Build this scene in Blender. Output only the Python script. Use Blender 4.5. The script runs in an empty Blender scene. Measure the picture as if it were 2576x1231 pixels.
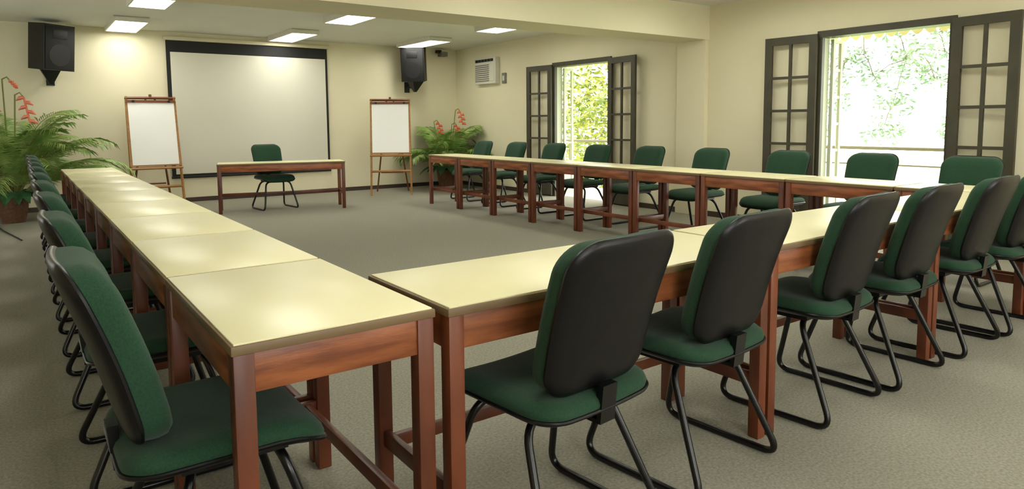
import bpy, bmesh, math, random
from mathutils import Vector, Matrix
random.seed(7)
sc=bpy.context.scene
sc.view_settings.view_transform='Standard'
sc.view_settings.look='None'
sc.view_settings.exposure=0.56

# ------------------------------------------------------------ materials
def lin(c):
    return tuple(((v/255)/12.92 if v/255<=0.04045 else ((v/255+0.055)/1.055)**2.4) for v in c)
def mat(name,rgb,rough=.6,metal=0,spec=.5,noise=None,bump=None,coat=0,emit=None,trans=0,stretch=None,sheen=0):
    m=bpy.data.materials.new(name); m.use_nodes=True
    nt=m.node_tree; b=nt.nodes['Principled BSDF']
    c=lin(rgb); b.inputs['Base Color'].default_value=(*c,1)
    b.inputs['Roughness'].default_value=rough; b.inputs['Metallic'].default_value=metal
    b.inputs['Specular IOR Level'].default_value=spec
    b.inputs['Coat Weight'].default_value=coat
    b.inputs['Sheen Weight'].default_value=sheen
    tc=nt.nodes.new('ShaderNodeTexCoord'); mp=nt.nodes.new('ShaderNodeMapping')
    nt.links.new(tc.outputs['Object'],mp.inputs[0])
    if stretch: mp.inputs['Scale'].default_value=stretch
    if noise:
        c2,scale,detail=noise
        n=nt.nodes.new('ShaderNodeTexNoise'); n.inputs['Scale'].default_value=scale; n.inputs['Detail'].default_value=detail
        nt.links.new(mp.outputs[0],n.inputs['Vector'])
        r=nt.nodes.new('ShaderNodeValToRGB'); r.color_ramp.elements[0].position=.35; r.color_ramp.elements[1].position=.65
        r.color_ramp.elements[0].color=(*c,1); r.color_ramp.elements[1].color=(*lin(c2),1)
        nt.links.new(n.outputs['Fac'],r.inputs[0]); nt.links.new(r.outputs[0],b.inputs['Base Color'])
    if bump:
        scale,st=bump
        n=nt.nodes.new('ShaderNodeTexNoise'); n.inputs['Scale'].default_value=scale; n.inputs['Detail'].default_value=3
        nt.links.new(mp.outputs[0],n.inputs['Vector'])
        bp=nt.nodes.new('ShaderNodeBump'); bp.inputs['Strength'].default_value=st; bp.inputs['Distance'].default_value=.01
        nt.links.new(n.outputs['Fac'],bp.inputs['Height']); nt.links.new(bp.outputs[0],b.inputs['Normal'])
    if emit:
        b.inputs['Emission Color'].default_value=(*lin(emit[0]),1); b.inputs['Emission Strength'].default_value=emit[1]
    if trans: b.inputs['Transmission Weight'].default_value=trans
    return m
M={}
M['wall']=mat('wall_paint',(230,223,191),.75,noise=((227,219,187),1.2,2),bump=(60,.05))
M['ceil']=mat('ceiling_paint',(230,229,222),.85,noise=((224,223,216),.8,2))
M['carpet']=mat('carpet_pile',(158,154,139),.95,spec=.1,noise=((134,131,117),95,9),bump=(260,.28))
M['lam']=mat('table_laminate',(237,230,186),.34,noise=((233,226,180),3,2),spec=.5)
M['edge']=mat('table_edge_trim',(118,96,66),.5)
M['wood']=mat('reddish_wood',(120,63,36),.38,noise=((78,37,22),5,6),stretch=(1,1,.35),bump=(30,.05))
M['woodh']=mat('orange_wood_apron',(158,93,54),.38,noise=((114,61,34),4,6),stretch=(1.2,1.2,8),bump=(30,.05))
M['green']=mat('green_fabric',(38,71,49),.85,spec=.2,noise=((31,61,42),220,4),bump=(400,.25),sheen=.1)
M['black']=mat('black_vinyl',(13,11,13),.36,spec=.33,bump=(250,.05))
M['tube']=mat('black_tube',(8,8,9),.28,spec=.5)
M['dark']=mat('speaker_black',(16,16,17),.55)
M['grill']=mat('speaker_grill',(22,22,23),.7,noise=((8,8,8),160,2))
M['cream']=mat('screen_housing',(214,206,175),.5)
M['screen']=mat('projection_fabric',(216,213,196),.8)
M['screenb']=mat('screen_black_border',(18,17,16),.7)
M['frame']=mat('olive_brown_door_paint',(66,62,45),.5,noise=((58,54,39),6,3))
M['jamb']=mat('pale_jamb_paint',(186,190,170),.6)
M['glass']=mat('pane_glass',(255,255,255),.02,trans=1)
M['glass'].node_tree.nodes['Principled BSDF'].inputs['IOR'].default_value=1.05
M['pine']=mat('easel_pine',(176,128,72),.5,noise=((156,108,58),6,4),stretch=(1,1,5))
M['pined']=mat('easel_dark_wood',(112,64,36),.5)
M['paper']=mat('flipchart_paper',(252,252,248),.7)
M['white']=mat('white_plastic',(214,212,196),.5)
M['grey']=mat('grey_plastic',(120,118,108),.5)
M['lamp']=mat('fluorescent_diffuser',(255,255,250),.5,emit=((255,253,242),8.6))
M['base']=mat('baseboard_brown',(62,46,34),.5)
M['leaf']=mat('palm_leaf',(158,180,100),.5,noise=((104,142,66),8,2))
M['leafd']=mat('broad_leaf',(66,112,72),.45,noise=((46,86,54),8,2))
M['flower']=mat('heliconia_red',(210,96,64),.45,noise=((226,128,92),9,2))
M['stem']=mat('plant_stem',(120,124,60),.6)
M['pot']=mat('woven_pot',(104,74,50),.7,noise=((84,54,34),40,3),bump=(60,.4))
M['soil']=mat('potting_soil',(46,34,26),.95)
M['tree']=mat('tree_leaf',(124,142,112),.6,noise=((88,114,84),1.2,3))
M['treey']=mat('yellow_tree_leaf',(128,128,40),.6,noise=((86,106,34),1.5,3))
M['bark']=mat('tree_bark',(104,98,82),.9,noise=((90,84,68),8,4))
M['lawn']=mat('garden_lawn',(150,168,112),.95,noise=((124,150,88),2,5))
M['deck']=mat('balcony_tile',(196,186,164),.7,noise=((182,172,150),3,3))
M['rail']=mat('railing_metal',(110,106,90),.5)
M['cable']=mat('cable_rubber',(20,20,20),.6)

# ------------------------------------------------------------ builder
class B:
    def __init__(s,name):
        s.name=name; s.bm=bmesh.new(); s.mats=[]
    def mi(s,k):
        if k not in s.mats: s.mats.append(k)
        return s.mats.index(k)
    def _fin(s,verts,faces,k,T,smooth):
        i=s.mi(k)
        if T is not None:
            for v in verts: v.co=T@v.co
        for f in faces: f.material_index=i; f.smooth=smooth
    def box(s,lo,hi,k,T=None,bev=0):
        lo=Vector(lo);hi=Vector(hi)
        r=bmesh.ops.create_cube(s.bm,size=1)
        vs=r['verts']; c=(lo+hi)/2; d=hi-lo
        for v in vs: v.co=Vector((v.co.x*d.x,v.co.y*d.y,v.co.z*d.z))+c
        fs=set(f for v in vs for f in v.link_faces)
        if bev>0:
            es=list(set(e for v in vs for e in v.link_edges))
            rr=bmesh.ops.bevel(s.bm,geom=es,offset=bev,segments=2,affect='EDGES',profile=.5)
            allv=set(rr['verts']); fs=set(f for v in allv for f in v.link_faces); vs=list(set(v for f in fs for v in f.verts))
        s._fin(vs,fs,k,T,False)
    def prism(s,pts,z0,z1,k,T=None):
        lo=[s.bm.verts.new((p[0],p[1],z0)) for p in pts]; hi=[s.bm.verts.new((p[0],p[1],z1)) for p in pts]
        n=len(pts); fs=[s.bm.faces.new(lo[::-1]),s.bm.faces.new(hi)]
        for i in range(n): fs.append(s.bm.faces.new((lo[i],lo[(i+1)%n],hi[(i+1)%n],hi[i])))
        s._fin(lo+hi,fs,k,T,False)
    def cone(s,lo,hi,k):
        a=[s.bm.verts.new(p) for p in lo];b=[s.bm.verts.new(p) for p in hi];n=len(a)
        fs=[s.bm.faces.new(a[::-1]),s.bm.faces.new(b)]+[s.bm.faces.new((a[i],a[(i+1)%n],b[(i+1)%n],b[i])) for i in range(n)]
        s._fin([],fs,k,None,False)
    def tube(s,path,r,k,T=None,n=10,closed=False,rads=None):
        P=[Vector(p) for p in path]; m=len(P)
        rings=[];up=None
        for i in range(m):
            if i==0: t=P[1]-P[0]
            elif i==m-1: t=P[-1]-P[-2]
            else: t=(P[i+1]-P[i]).normalized()+(P[i]-P[i-1]).normalized()
            t.normalize()
            if up is None:
                up=Vector((0,0,1)) if abs(t.z)<.9 else Vector((1,0,0))
            up=(up-t*up.dot(t)).normalized(); sd=t.cross(up)
            rr=rads[i] if rads else r
            rings.append([s.bm.verts.new(P[i]+rr*(math.cos(2*math.pi*j/n)*up+math.sin(2*math.pi*j/n)*sd)) for j in range(n)])
        fs=[]
        for i in range(m-1):
            for j in range(n):
                fs.append(s.bm.faces.new((rings[i][j],rings[i][(j+1)%n],rings[i+1][(j+1)%n],rings[i+1][j])))
        fs.append(s.bm.faces.new(rings[0][::-1])); fs.append(s.bm.faces.new(rings[-1]))
        s._fin([v for r_ in rings for v in r_],fs,k,T,True)
    def pad(s,w,h,rad,rings,k,fn,seg=8,taper=0):
        def outline(ins):
            W=w/2-ins;H=h/2-ins;R=max(rad-ins,.004);pts=[]
            for cx,cy,a0 in ((W-R,H-R,0),(-(W-R),H-R,90),(-(W-R),-(H-R),180),(W-R,-(H-R),270)):
                for q in range(seg+1):
                    a=math.radians(a0+90*q/seg); x=cx+R*math.cos(a);y=cy+R*math.sin(a)
                    pts.append((x*(1+taper*y/h),y))
            out=[]
            for i in range(len(pts)):
                a=pts[i];b=pts[(i+1)%len(pts)];out.append(a)
                if (i+1)%(seg+1)==0:
                    for q in range(1,6): out.append((a[0]+(b[0]-a[0])*q/6,a[1]+(b[1]-a[1])*q/6))
            return out
        RR=[]
        for ins,d in rings:
            RR.append([s.bm.verts.new(fn(x,y,d)) for x,y in outline(ins)])
        fs=[];n=len(RR[0])
        for a,b in zip(RR,RR[1:]):
            for j in range(n): fs.append(s.bm.faces.new((a[j],a[(j+1)%n],b[(j+1)%n],b[j])))
        for ring,(ins,d),fl in ((RR[0],rings[0],True),(RR[-1],rings[-1],False)):
            c=s.bm.verts.new(fn(0,0,d))
            for j in range(n):
                f=(ring[(j+1)%n],ring[j],c) if fl else (ring[j],ring[(j+1)%n],c)
                fs.append(s.bm.faces.new(f))
        s._fin([],fs,k,None,True)
    def quad(s,pts,k,smooth=False):
        f=s.bm.faces.new([s.bm.verts.new(p) for p in pts]); f.material_index=s.mi(k); f.smooth=smooth
    def lathe(s,prof,k,c=(0,0,0),n=28):
        rings=[[s.bm.verts.new((c[0]+r*math.cos(2*math.pi*j/n),c[1]+r*math.sin(2*math.pi*j/n),c[2]+z)) for j in range(n)] for r,z in prof]
        fs=[]
        for a,b in zip(rings,rings[1:]):
            for j in range(n): fs.append(s.bm.faces.new((a[j],a[(j+1)%n],b[(j+1)%n],b[j])))
        fs.append(s.bm.faces.new(rings[0][::-1]));fs.append(s.bm.faces.new(rings[-1]))
        s._fin([],fs,k,None,True)
    def mesh(s,recalc=True):
        if recalc: bmesh.ops.recalc_face_normals(s.bm,faces=s.bm.faces[:])
        me=bpy.data.meshes.new(s.name); s.bm.to_mesh(me); s.bm.free()
        for k in s.mats: me.materials.append(M[k])
        try: me.set_sharp_from_angle(angle=math.radians(40))
        except Exception: pass
        return me
    def obj(s,loc=(0,0,0),rz=0,recalc=True):
        return inst(s.name,s.mesh(recalc),loc,rz)
def inst(name,me,loc=(0,0,0),rz=0):
    o=bpy.data.objects.new(name,me); o.location=loc; o.rotation_euler=(0,0,rz)
    sc.collection.objects.link(o); return o
def fillet(pts,r,n=6):
    P=[Vector(p) for p in pts];out=[P[0]]
    for i in range(1,len(P)-1):
        a=(P[i-1]-P[i]);b=(P[i+1]-P[i]);rr=min(r,a.length*.45,b.length*.45)
        p0=P[i]+a.normalized()*rr;p1=P[i]+b.normalized()*rr
        for q in range(n+1):
            t=q/n; out.append(p0*(1-t)**2+P[i]*2*t*(1-t)+p1*t*t)
    out.append(P[-1]);return out

# ------------------------------------------------------------ room
XR=7.15;YB=11.77;ZC=2.67;XL=-3.0;YF=-2.6;WT=.16
b=B('floor');b.box((XL-.2,YF-.2,-.1),(XR+WT,YB+.2,0),'carpet');b.obj()
b=B('ceiling');b.box((XL-.2,YF-.2,ZC),(XR+WT,YB+.2,ZC+.12),'ceil');b.obj()
b=B('wall_back');b.box((XL-.2,YB,0),(XR+WT,YB+.16,ZC),'wall');b.obj()
b=B('wall_left')
for lo,hi in (((XL-.16,YF,0),(XL,YB,.9)),((XL-.16,YF,2.2),(XL,YB,ZC)),((XL-.16,YF,.9),(XL,7.5,2.2)),((XL-.16,9.5,.9),(XL,YB,2.2))):  # opening out of view, added to brighten the left of the room
    b.box(lo,hi,'wall')
b.obj()
b=B('wall_front')
for lo,hi in (((XL-.16,YF-.16,0),(XR+WT,YF,.8)),((XL-.16,YF-.16,2.3),(XR+WT,YF,ZC)),((XL-.16,YF-.16,.8),(-1.0,YF,2.3)),((1.4,YF-.16,.8),(2.9,YF,2.3)),((5.3,YF-.16,.8),(XR+WT,YF,2.3))):  # openings behind the camera, added to let in more sky light
    b.box(lo,hi,'wall')
b.obj()
def added_winframe(n,p0,p1,z0,z1,axis):  # frames for the added, unseen window openings
    b=B('added_window_%d'%n);t=.03;N=4
    for i in range(N+1):
        q=p0+(p1-p0)*i/N
        if axis=='x': b.box((q-t,YF-.11,z0),(q+t,YF-.05,z1),'frame')
        else: b.box((XL-.11,q-t,z0),(XL-.05,q+t,z1),'frame')
    for z in (z0+t,z1-t):
        if axis=='x': b.box((p0,YF-.11,z-t),(p1,YF-.05,z+t),'frame')
        else: b.box((XL-.11,p0,z-t),(XL-.05,p1,z+t),'frame')
    b.obj()
added_winframe(1,-1.0,1.4,.8,2.3,'x');added_winframe(2,2.9,5.3,.8,2.3,'x')
added_winframe(3,7.5,9.5,.9,2.2,'y')
ZD=2.14
D1=(7.37,8.66);D2=(2.80,4.09)
b=B('wall_right')
g=.035
for y0,y1 in ((YF,D2[0]-g),(D2[1]+g,D1[0]-g),(D1[1]+g,YB)): b.box((XR,y0,0),(XR+WT,y1,ZC),'wall')
for y0,y1 in (D1,D2): b.box((XR,y0-g,ZD+.05),(XR+WT,y1+g,ZC),'wall')
b.obj()
b=B('ceiling_beam');b.prism([(XL,5.59),(XR,5.59),(XR,6.05),(XL,6.42)],2.25,ZC,'wall');b.obj()
b=B('wall_pilaster');b.box((XR-.07,5.59,0),(XR,6.05,2.25),'wall',bev=.004);b.obj()
b=B('baseboard_back');b.box((XL,YB-.015,0),(XR,YB,.07),'base');b.obj()
b=B('baseboard_right')
for y0,y1 in ((YF,2.7),(4.19,5.59),(6.05,7.27),(8.76,YB-.015)): b.box((XR-.015,y0,0),(XR,y1,.07),'base')
b.obj()
b=B('baseboard_left');b.box((XL,YF,0),(XL+.015,YB-.015,.07),'base');b.obj()

# ------------------------------------------------------------ french doors
def leaf(b,T,w,h,k,rows=4,cols=2,st=.085,t=.035,panel=.48,glass=True):
    b.box((0,0,0),(st,t,h),k,T);b.box((w-st,0,0),(w,t,h),k,T)
    b.box((st,0,h-st),(w-st,t,h),k,T);b.box((st,0,0),(w-st,t,.12),k,T)
    b.box((st,0,panel),(w-st,t,panel+.09),k,T)
    b.box((st,t*.3,.12),(w-st,t*.7,panel),k,T)
    if w>.4: b.box((st+.05,t*.1,.17),(w-st-.05,t*.9,panel-.05),k,T)
    z0=panel+.09;z1=h-st;mw=.03
    for c in range(1,cols):
        x=st+(w-2*st)*c/cols;b.box((x-mw/2,t*.1,z0),(x+mw/2,t*.9,z1),k,T)
    for r in range(1,rows):
        z=z0+(z1-z0)*r/rows;b.box((st,t*.12,z-mw/2),(w-st,t*.88,z+mw/2),k,T)
    if glass: b.box((st,t*.45,z0),(w-st,t*.55,z1),'glass',T)
def door(n,y0,y1,wl,wr):
    b=B('door_%d'%n)
    b.box((XR-.03,y0-g,ZD-.02),(XR+WT,y1+g,ZD+.05),'frame')
    b.box((XR-.02,y0-g,0),(XR+.03,y0+.02,ZD-.02),'frame')
    b.box((XR-.02,y1-.02,0),(XR+.03,y1+g,ZD-.02),'frame')
    b.box((XR+.03,y1,0),(XR+WT,y1+g,ZD-.02),'jamb');b.box((XR+.03,y0-g,0),(XR+WT,y0,ZD-.02),'jamb')
    ang=math.radians(5)
    T=Matrix.Translation((XR-.035,y1+.02,.02))@Matrix.Rotation(math.radians(90)+ang,4,'Z')
    leaf(b,T,wl,ZD-.0,'frame')
    T=Matrix.Translation((XR-.035,y0-.02,.02))@Matrix.Rotation(math.radians(-90)-ang,4,'Z')@Matrix.Translation((0,-.035,0))
    leaf(b,T,wr,ZD-.0,'frame')
    for yy in (y1-.05,y0+.012):
        T=Matrix.Translation((XR+WT,yy,.02))
        leaf(b,T,.20,ZD-.05,'jamb',rows=5,cols=1,st=.04)
    b.obj()
door(1,*D1,.6,.6); door(2,*D2,.6,.56)

# ------------------------------------------------------------ balcony & garden
b=B('balcony_floor');b.box((XR+WT,-4,-.12),(8.6,14,-.02),'deck');b.obj()
b=B('balcony_railing')
b.tube([(8.45,-4,.88),(8.45,14,.88)],.022,'rail');b.tube([(8.45,-4,.68),(8.45,14,.68)],.01,'rail')
b.tube([(8.45,-4,.12),(8.45,14,.12)],.012,'rail')
y=-3.8
while y<14:
    b.tube([(8.45,y,-.02),(8.45,y,.88)],.014,'rail',n=6);y+=1.7
b.obj()
b=B('eave_roof');b.box((XR+WT,-4,2.5),(8.35,14,2.6),'cream')
y=-4
while y<14:
    pts=[(y,2.5),(y,2.25)]
    for q in range(1,8): pts.append((y+.14*q/8,2.25-.06*math.sin(math.pi*q/8)))
    pts+= [(y+.14,2.25),(y+.14,2.5)]
    b.quad([Vector((8.33,p[0],p[1])) for p in pts],'cream');y+=.14
b.obj(recalc=False)
b=B('garden_ground');b.box((8.6,-30,-1.2),(45,45,-1.0),'lawn');b.obj()
def tree(name,c,blobs,k,n,ls):
    b=B(name)
    b.tube([(c[0],c[1],-1),(c[0]+.1,c[1]+.1,.6),(c[0],c[1]+.2,2.2),(c[0]+.2,c[1],3.8)],.12,'bark',rads=[.12,.09,.07,.03])
    nodes=[Vector((c[0],c[1]+.2,2.2)),Vector((c[0]+.2,c[1],3.8))]
    for (x,y,z,r) in sorted(blobs,key=lambda q:(q[0]-c[0])**2+(q[1]-c[1])**2+(q[2]-2.2)**2):
        p=Vector((x,y,z)); q0=min(nodes,key=lambda q:(q-p).length)
        b.tube([q0,(q0+p)/2+Vector((0,0,.06)),p],.02,'bark',n=5,rads=[.014,.010,.006]); nodes.append(p)
        for i in range(int(n*r*r)):
            d=Vector((random.gauss(0,1),random.gauss(0,1),random.gauss(0,.7))).normalized()*r*random.random()**.4
            p=Vector((x,y,z))+d
            u=Vector((random.gauss(0,1),random.gauss(0,1),random.gauss(0,.6))).normalized()
            v=u.cross(Vector((random.gauss(0,1),random.gauss(0,1),random.gauss(0,1)))).normalized()
            L=ls*random.uniform(.6,1.3)
            b.quad([p-u*L,p-u*L*.1+v*L*.35,p+u*L,p-u*L*.1-v*L*.35],k)
    b.obj(recalc=False)
tree('garden_tree',(12.5,12.2,0),[(12,12.2,1.6,1.2),(12.4,13.6,2.2,1.3),(12.6,11.2,2.6,1.2),(12,13,.3,1.2),(13,14.8,1.2,1.3),(12.5,12,3.5,1.2)],'treey',650,.10)
rt=random.Random(5)
bl=[]
for i in range(36):
    bl.append((12.4+rt.uniform(-.5,.9),rt.uniform(4.1,7.4),rt.choice([rt.uniform(2.0,3.4),rt.uniform(.9,2.4)]),rt.uniform(.18,.42)))
tree('garden_tree',(14.2,3.0,0),bl,'tree',1200,.06)

# ------------------------------------------------------------ tables
def table_mesh(name,w,d,z=.75,longaxis='x',railoff=0):
    b=B(name);t=.026
    b.box((-w/2+.002,-d/2+.002,z-t),(w/2-.002,d/2-.002,z-.004),'edge',bev=.003)
    b.box((-w/2+.009,-d/2+.009,z-.006),(w/2-.009,d/2-.009,z),'lam',bev=.0015)
    L=.046;zt=z-t
    for sx in (-1,1):
        for sy in (-1,1):
            x0=sx*(w/2-.006);x1=x0-sx*L;y0=sy*(d/2-.006);y1=y0-sy*L
            b.box((min(x0,x1),min(y0,y1),0),(max(x0,x1),max(y0,y1),zt),'wood',bev=.003)
    a=.092;i=.012
    for s_ in (-1,1):
        y0=s_*(d/2-i);y1=y0-s_*.025
        b.box((-w/2+.05,min(y0,y1),zt-a),(w/2-.05,max(y0,y1),zt),'woodh',bev=.002)
        x0=s_*(w/2-i);x1=x0-s_*.025
        b.box((min(x0,x1),-d/2+.05,zt-a),(max(x0,x1),d/2-.05,zt),'woodh',bev=.002)
    zr=.2
    if longaxis=='x':
        for s_ in (-1,1):
            xc=s_*(w/2-.03);b.box((xc-.011,-d/2+.05,zr),(xc+.011,d/2-.05,zr+.05),'wood',bev=.002)
        b.box((-w/2+.04,railoff-.011,zr+.004),(w/2-.04,railoff+.011,zr+.046),'wood',bev=.002)
    else:
        for s_ in (-1,1):
            yc=s_*(d/2-.03);b.box((-w/2+.05,yc-.011,zr),(w/2-.05,yc+.011,zr+.05),'wood',bev=.002)
        b.box((railoff-.011,-d/2+.04,zr+.004),(railoff+.011,d/2-.04,zr+.046),'wood',bev=.002)
    return b.mesh()
LL=.826
me=table_mesh('conference_table',.506,LL-.004,longaxis='y',railoff=.17)
for i in range(9): inst('conference_table',me,(.59,1.498+LL*(i+.5),0))
me=table_mesh('conference_table',.506,.844,longaxis='y',railoff=-.17)
for i in range(9): inst('conference_table',me,(5.255,9.077-.848*(i+.5),0))
x=.859
for L_ in (1.421,1.421,1.29):
    me=table_mesh('conference_table',L_-.004,.5,longaxis='x',railoff=.17)
    inst('conference_table',me,(x+L_/2,1.723,0));x+=L_
me=table_mesh('presenter_table',1.72,.5,z=.69,longaxis='x',railoff=.17)
inst('presenter_table',me,(3.03,9.83,0),math.radians(-14))

# ------------------------------------------------------------ chair
def chair_mesh():
    b=B('conference_chair')
    def sf(x,y,d):
        z=.455+d - .035*max(0,(y-.10)/.13)**2 + .012*(x/.24)**2
        return Vector((x,y+.01,z))
    b.pad(.47,.47,.09,[(.09,.034),(.05,.033),(.022,.028),(.006,.014),(0,0),(.004,-.014),(.012,-.022)],'green',sf)
    b.pad(.475,.475,.09,[(.0,-.010),(-.003,-.014),(0,-.02),(.03,-.034),(.09,-.042)],'black',sf)
    zc=.712;tilt=math.radians(17)
    def bf(x,y,d):
        cur=.012*math.cos(y/.2*1.4)+.018*(x/.21)**2
        yy=-.228+d+cur-math.sin(tilt)*y
        return Vector((x,yy,zc+y*math.cos(tilt)))
    b.pad(.41,.45,.085,[(.09,.055),(.05,.054),(.022,.048),(.006,.034),(0,.014),(0,-.022)],'green',bf,taper=.08)
    b.pad(.416,.456,.088,[(.004,-.016),(-.002,-.020),(-.003,-.026),(.003,-.034),(.014,-.040),(.035,-.044),(.09,-.047)],'black',bf,taper=.08)
    b.box((-.03,-.225,.40),(.03,-.10,.412),'tube')
    b.cone([(-.03,-.225,.40),(.03,-.225,.40),(.03,-.212,.412),(-.03,-.212,.412)],[(-.03,-.236,.51),(.03,-.236,.51),(.03,-.21,.51),(-.03,-.21,.51)],'tube')
    r=.0125
    for s_ in (-1,1):
        p=[(0,-.07,.402),(s_*.17,-.075,.402),(s_*.245,-.255,r),(s_*.25,.245,r),(s_*.175,.13,.402),(0,.12,.402)]
        b.tube(fillet(p,.07,8),r,'tube',n=10)
    b.box((-.16,-.10,.40),(.16,.15,.418),'black')
    return b.mesh()
cm=chair_mesh()
def chair(x,y,deg): inst('conference_chair',cm,(x,y,0),math.radians(deg))
for x,y,a in ((1.24,1.53,6),(1.90,1.58,5),(2.73,1.61,4),(3.35,1.61,2),(4.05,1.61,2),(4.66,1.6,0)): chair(x,y,a)
for y in (1.85,2.74,3.62,4.44,5.25,6.07,6.88,7.7,8.52): chair(.36,y,-90)
for y in (2.19,2.96,3.76,4.67,5.56,6.45,7.34,8.23,9.13): chair(5.80,y,90)
chair(2.97,10.02,186)

# ------------------------------------------------------------ projection screen
b=B('projection_screen')
b.box((1.88,YB-.07,2.54),(4.51,YB-.005,2.60),'cream',bev=.008)
b.box((1.907,YB-.03,.40),(4.48,YB-.024,2.54),'screenb')
b.box((1.965,YB-.034,.45),(4.44,YB-.030,2.36),'screen')
b.tube([(1.90,YB-.03,.40),(4.49,YB-.03,.40)],.018,'screenb')
b.obj()

# ------------------------------------------------------------ speakers
def speaker(x,y,z,rz,tilt):
    b=B('wall_speaker')
    R=Matrix.Rotation(rz,4,'Z')@Matrix.Rotation(tilt,4,'X')
    T=Matrix.Translation((x,y,z))@R
    w=.22;h=.31
    b.prism([(-w,-.2),(w,-.2),(w*.8,.16),(-w*.8,.16)],-h,h,'dark',T)
    b.box((-w+.02,-.212,-h+.02),(w-.02,-.2,h-.02),'grill',T,bev=.004)
    b.box((-.1,-.218,.12),(.1,-.21,.24),'dark',T,bev=.003)
    b.tube([T@Vector((0,-.215,-.1)),T@Vector((0,-.205,-.1))],.15,'dark',n=24)
    zb=z-h
    b.cone([(x-.02,y-.0,zb-.20),(x+.02,y-.0,zb-.20),(x+.02,y+.05,zb-.20),(x-.02,y+.05,zb-.20)],
           [(x-.13,y-.13,zb+.02),(x+.13,y-.13,zb+.02),(x+.13,y+.12,zb+.02),(x-.13,y+.12,zb+.02)],'dark')
    b.tube([(x,y+.02,zb-.12),(x,YB-.02,zb-.10)],.02,'dark',n=8)
    b.box((x-.05,YB-.02,zb-.20),(x+.05,YB,zb-.0),'dark')
    b.obj()
speaker(.40,YB-.36,2.31,math.radians(34),math.radians(6))
speaker(6.05,YB-.36,2.32,math.radians(-42),math.radians(6))
b=B('security_camera')
b.tube([(6.8,YB,2.6),(6.8,YB-.16,2.6)],.014,'grey',n=8);b.box((6.77,YB-.012,2.55),(6.83,YB,2.65),'grey')
b.box((6.68,YB-.26,2.51),(6.82,YB-.1,2.60),'grey',bev=.01);b.box((6.60,YB-.22,2.57),(6.70,YB-.14,2.63),'dark',bev=.008)
b.obj()
b=B('wall_air_conditioner')
b.box((XR-.10,10.23,1.94),(XR,10.92,2.42),'white',bev=.01)
for i in range(9): b.box((XR-.112,10.44,1.99+i*.036),(XR-.098,10.88,2.005+i*.036),'grey')
b.box((XR-.108,10.27,1.99),(XR-.098,10.40,2.30),'white',bev=.004)
for i in range(6):
    b.box((XR-.11,10.30+i*.1,2.345),(XR-.098,10.38+i*.1,2.395),'dark')
b.obj()
b=B('wall_thermostat');b.box((XR-.03,10.02,1.93),(XR,10.13,2.12),'grey',bev=.006);b.box((XR-.036,10.05,1.98),(XR-.03,10.10,2.07),'white');b.obj()  # small thermostat on the right wall

# ------------------------------------------------------------ lights
tb=B('fluorescent_ceiling_light')
w,l=.19,.60
tb.box((-w-.02,-l-.02,-.012),(w+.02,l+.02,0),'white')
for sx in (-1,1): tb.box((min(sx*w,sx*(w+.02)),-l-.02,-.07),(max(sx*w,sx*(w+.02)),l+.02,-.0),'white')
for sy in (-1,1): tb.box((-w,min(sy*l,sy*(l+.02)),-.07),(w,max(sy*l,sy*(l+.02)),0),'white')
tb.box((-w,-l,-.064),(w,l,-.05),'lamp')
tm=tb.mesh()
for x,y in ((1.30,11.0),(3.63,10.98),(5.84,10.7),(1.30,8.5),(3.66,8.53),(5.88,8.15),
            (1.3,4.2),(3.66,4.2),(5.9,4.2),(1.3,1.6),(3.66,1.6),(5.9,1.6),(1.3,-1.2),(3.66,-1.2),(5.9,-1.2)):  # unseen rows this side of the beam, added to light the near room
    inst('fluorescent_ceiling_light',tm,(x,y,ZC))

# ------------------------------------------------------------ easels
def easel(x,y,rz,w,zb,zt,lean):
    b=B('flipchart_easel')
    T=Matrix.Translation((x,y,0))@Matrix.Rotation(rz,4,'Z')
    H=zt+.06
    def P(xx,z,dy=0): return T@Vector((xx,-.22+lean*z+dy,z))
    for s_ in (-1,1):
        b.tube([P(s_*(w/2+.0),0),P(s_*(w/2-.02),H)],.019,'pine',n=4)
    for z in (zb-.30,zb-.03,H-.02):
        b.tube([P(-w/2,z),P(w/2,z)],.02,'pine' if z<H-.1 else 'pined',n=4)
    b.tube([P(-w/2-.01,zb-.03,-.07),P(w/2+.01,zb-.03,-.07)],.016,'pine',n=4)
    def slab(x0,x1,z0,z1,d0,d1,k):
        ps=[P(x0,z0,d0),P(x1,z0,d0),P(x1,z1,d0),P(x0,z1,d0),P(x0,z0,d1),P(x1,z0,d1),P(x1,z1,d1),P(x0,z1,d1)]
        v=[b.bm.verts.new(p) for p in ps]
        for f in ((0,1,2,3),(7,6,5,4),(0,4,5,1),(1,5,6,2),(2,6,7,3),(3,7,4,0)):
            ff=b.bm.faces.new([v[i] for i in f]);ff.material_index=b.mi(k)
    slab(-w/2+.0,w/2-.0,zb,zt,-.024,-.008,'pine')
    slab(-w/2+.03,w/2-.03,zb+.02,zt-.03,-.032,-.025,'paper')
    slab(-w/2+.01,w/2-.01,zt-.03,zt+.01,-.045,-.02,'pined')
    for s_ in (-.7,.7): b.tube([P(s_*w/2,zt-.01,-.06),P(s_*w/2,zt-.01,-.03)],.02,'dark',n=10)
    b.tube([P(0,H-.02),P(0,H+.03)],.02,'pined',n=6)
    for s_ in (-1,1):
        b.tube([T@Vector((s_*.06,-.22+lean*H,H-.04)),T@Vector((s_*(w/2-.06),.50,0))],.015,'pined',n=4)
    b.tube([T@Vector((-(w/2-.14),.40,.35)),T@Vector((w/2-.14,.40,.35))],.012,'pined',n=4)
    b.obj()
easel(1.57,11.0,0,.66,.64,1.58,.22)
easel(5.2,10.75,math.radians(-28),.68,.71,1.585,.12)

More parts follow.
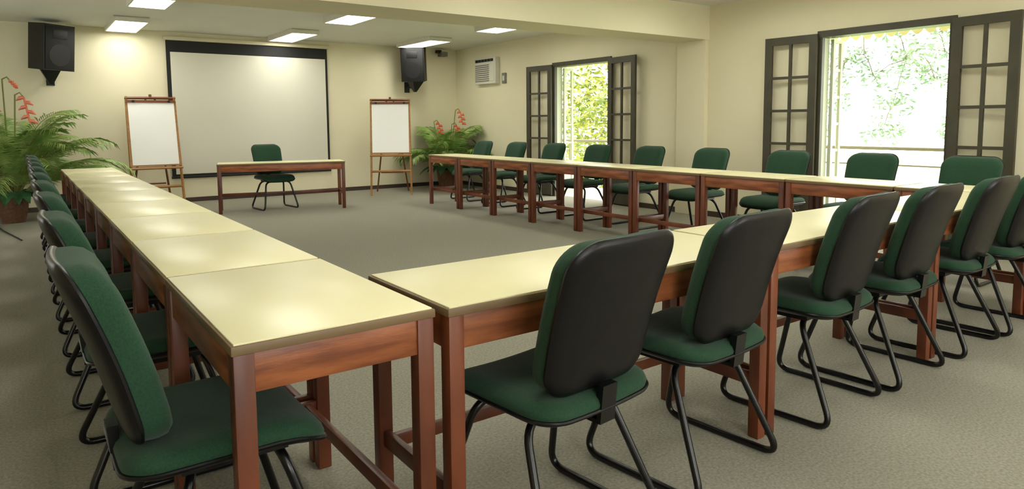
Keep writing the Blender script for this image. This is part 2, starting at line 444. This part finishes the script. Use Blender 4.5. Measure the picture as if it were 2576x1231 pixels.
# ------------------------------------------------------------ plants
def plant(name,c,nf,L,elr,flowers,potr=.17,poth=.34,seed=1):
    rnd=random.Random(seed);b=B(name)
    def cl(v): v.x=min(v.x,XR-.06);v.y=min(v.y,YB-.06);return v
    b.lathe([(potr*.72,0),(potr*.9,poth*.4),(potr,poth*.85),(potr*1.06,poth),(potr*.94,poth),(potr*.9,poth-.04)],'pot',c)
    b.lathe([(.01,poth-.05),(potr*.92,poth-.04)],'soil',c)
    base=Vector((c[0],c[1],poth-.05))
    for i in range(nf):
        az=2*math.pi*i/nf*2.4+rnd.uniform(-.3,.3); el=math.radians(rnd.uniform(*elr)); ln=L*rnd.uniform(.75,1.12)
        d=Vector((math.cos(az),math.sin(az),0)); pts=[]
        n=14
        p=base+d*.04
        pitch=el
        for q in range(n):
            pts.append(cl(p.copy())); pitch-=math.radians(rnd.uniform(6,11))*(q/n)*1.7
            p=p+(d*math.cos(pitch)+Vector((0,0,1))*math.sin(pitch))*(ln/n)
        b.tube(pts,.008,'stem',n=5,rads=[.010-.0075*q/n for q in range(n)])
        side=Vector((-d.y,d.x,0))
        for q in range(3,n):
            for sub in (0,.25,.5,.75):
                if q==n-1 and sub>0: continue
                a=pts[q].lerp(pts[q+1],sub) if q<n-1 else pts[q]
                t=(pts[q]-pts[q-1]).normalized()
                tt=(q+sub)/n; ll=.36*math.sin(math.pi*(tt*.82+.12))*rnd.uniform(.85,1.1)
                for s_ in (-1,1):
                    dr=(side*s_*.8+t*.65+Vector((0,0,-.22))).normalized()
                    m_=cl(a+dr*ll*.5+Vector((0,0,.012))); e=cl(a+dr*ll+Vector((0,0,-.08*rnd.random())))
                    wv=t*.013
                    b.quad([a-wv*.6,m_-wv,e,m_+wv],'leaf')
    for i in range(14):
        az=rnd.uniform(0,6.28);d=Vector((math.cos(az),math.sin(az),0));side=Vector((-d.y,d.x,0))
        p0=base+d*.05;ln=rnd.uniform(.3,.55);prev=None
        for q in range(6):
            t=q/5;cc=p0+d*ln*t+Vector((0,0,.35*t-.42*t*t+.05));ww=.09*math.sin(math.pi*min(1,t*.92+.06))
            cur=(cl(cc-side*ww),cl(cc+Vector((0,0,-.01))),cl(cc+side*ww))
            if prev:
                b.quad([prev[0],prev[1],cur[1],cur[0]],'leafd');b.quad([prev[1],prev[2],cur[2],cur[1]],'leafd')
            prev=cur
    for dx,dy,h,sz in flowers:
        top=base+Vector((dx,dy,h-base.z))
        st=[base+Vector((dx*.2,dy*.2,0)),base+Vector((dx*.7,dy*.7,(h-base.z)*.6)),top,top+Vector((.05,-.02,.03)),top+Vector((.09,-.03,-.03))]
        b.tube(st,.009,'stem',n=6)
        o=top+Vector((.09,-.03,-.03))
        for q in range(6):
            s_=1 if q%2 else -1
            a=o+Vector((.01*q,0,-sz*.14*q))
            tip=a+Vector((s_*sz*.2,-s_*sz*.1,-sz*.10))
            b.tube([a,a.lerp(tip,.5)+Vector((0,0,.012)),tip],.01,'flower',n=6,rads=[.018,.026,.004])
        b.tube([o,o+Vector((.05,0,-sz*.8))],.012,'flower',n=6)
    b.obj(recalc=False)
plant('potted_palm',(-.12,10.70,0),50,1.6,(36,86),[(-.38,-.1,1.90,.40),(-.28,.1,1.80,.45),(-.02,.1,1.82,.10),(.10,-.05,1.62,.42),(-.5,-.2,1.6,.4)],seed=3)
plant('potted_palm',(6.45,11.0,0),32,1.2,(38,84),[(.15,-.1,1.46,.30),(-.2,.1,1.25,.28),(-.02,-.25,1.2,.26)],potr=.18,poth=.36,seed=9)
b=B('floor_cable');b.tube(fillet([(-.9,10.9,.008),(-.3,10.6,.008),(-.25,10.0,.008),(-.12,9.3,.008),(-.05,8.9,.008)],.3),.008,'cable',n=6);b.obj()

# ------------------------------------------------------------ world, sun
w=bpy.data.worlds.new('World');sc.world=w;w.use_nodes=True
bg=w.node_tree.nodes['Background'];bg.inputs[0].default_value=(1.0,1.0,.97,1);bg.inputs[1].default_value=6.0
s=bpy.data.lights.new('sun','SUN');s.energy=5;s.angle=.02;s.color=(1,.96,.86)
so=bpy.data.objects.new('sun',s);sc.collection.objects.link(so);so.rotation_euler=(math.radians(-8),math.radians(-22),0)

# ------------------------------------------------------------ camera
f,yaw,pitch,roll,h,cy=1704.7465,.6265,-.0910,-.0077,1.2230,464.36
sy,cyw=math.sin(yaw),math.cos(yaw);cp,sp=math.cos(pitch),math.sin(pitch)
F=Vector((sy*cp,cyw*cp,sp));Rt=Vector((cyw,-sy,0));U=Rt.cross(F)
c_,s_=math.cos(roll),math.sin(roll)
R1=c_*Rt+s_*U;U1=-s_*Rt+c_*U
cam=bpy.data.cameras.new('camera');co=bpy.data.objects.new('camera',cam);sc.collection.objects.link(co)
m3=Matrix((R1,U1,-F)).transposed()
co.matrix_world=Matrix.Translation((0,0,h))@m3.to_4x4()
cam.sensor_fit='HORIZONTAL';cam.sensor_width=36
cam.lens=f/2576*36
cam.shift_x=0;cam.shift_y=-(615.5-cy)/2576
cam.clip_start=.02
sc.camera=co
print('BUILT OK')
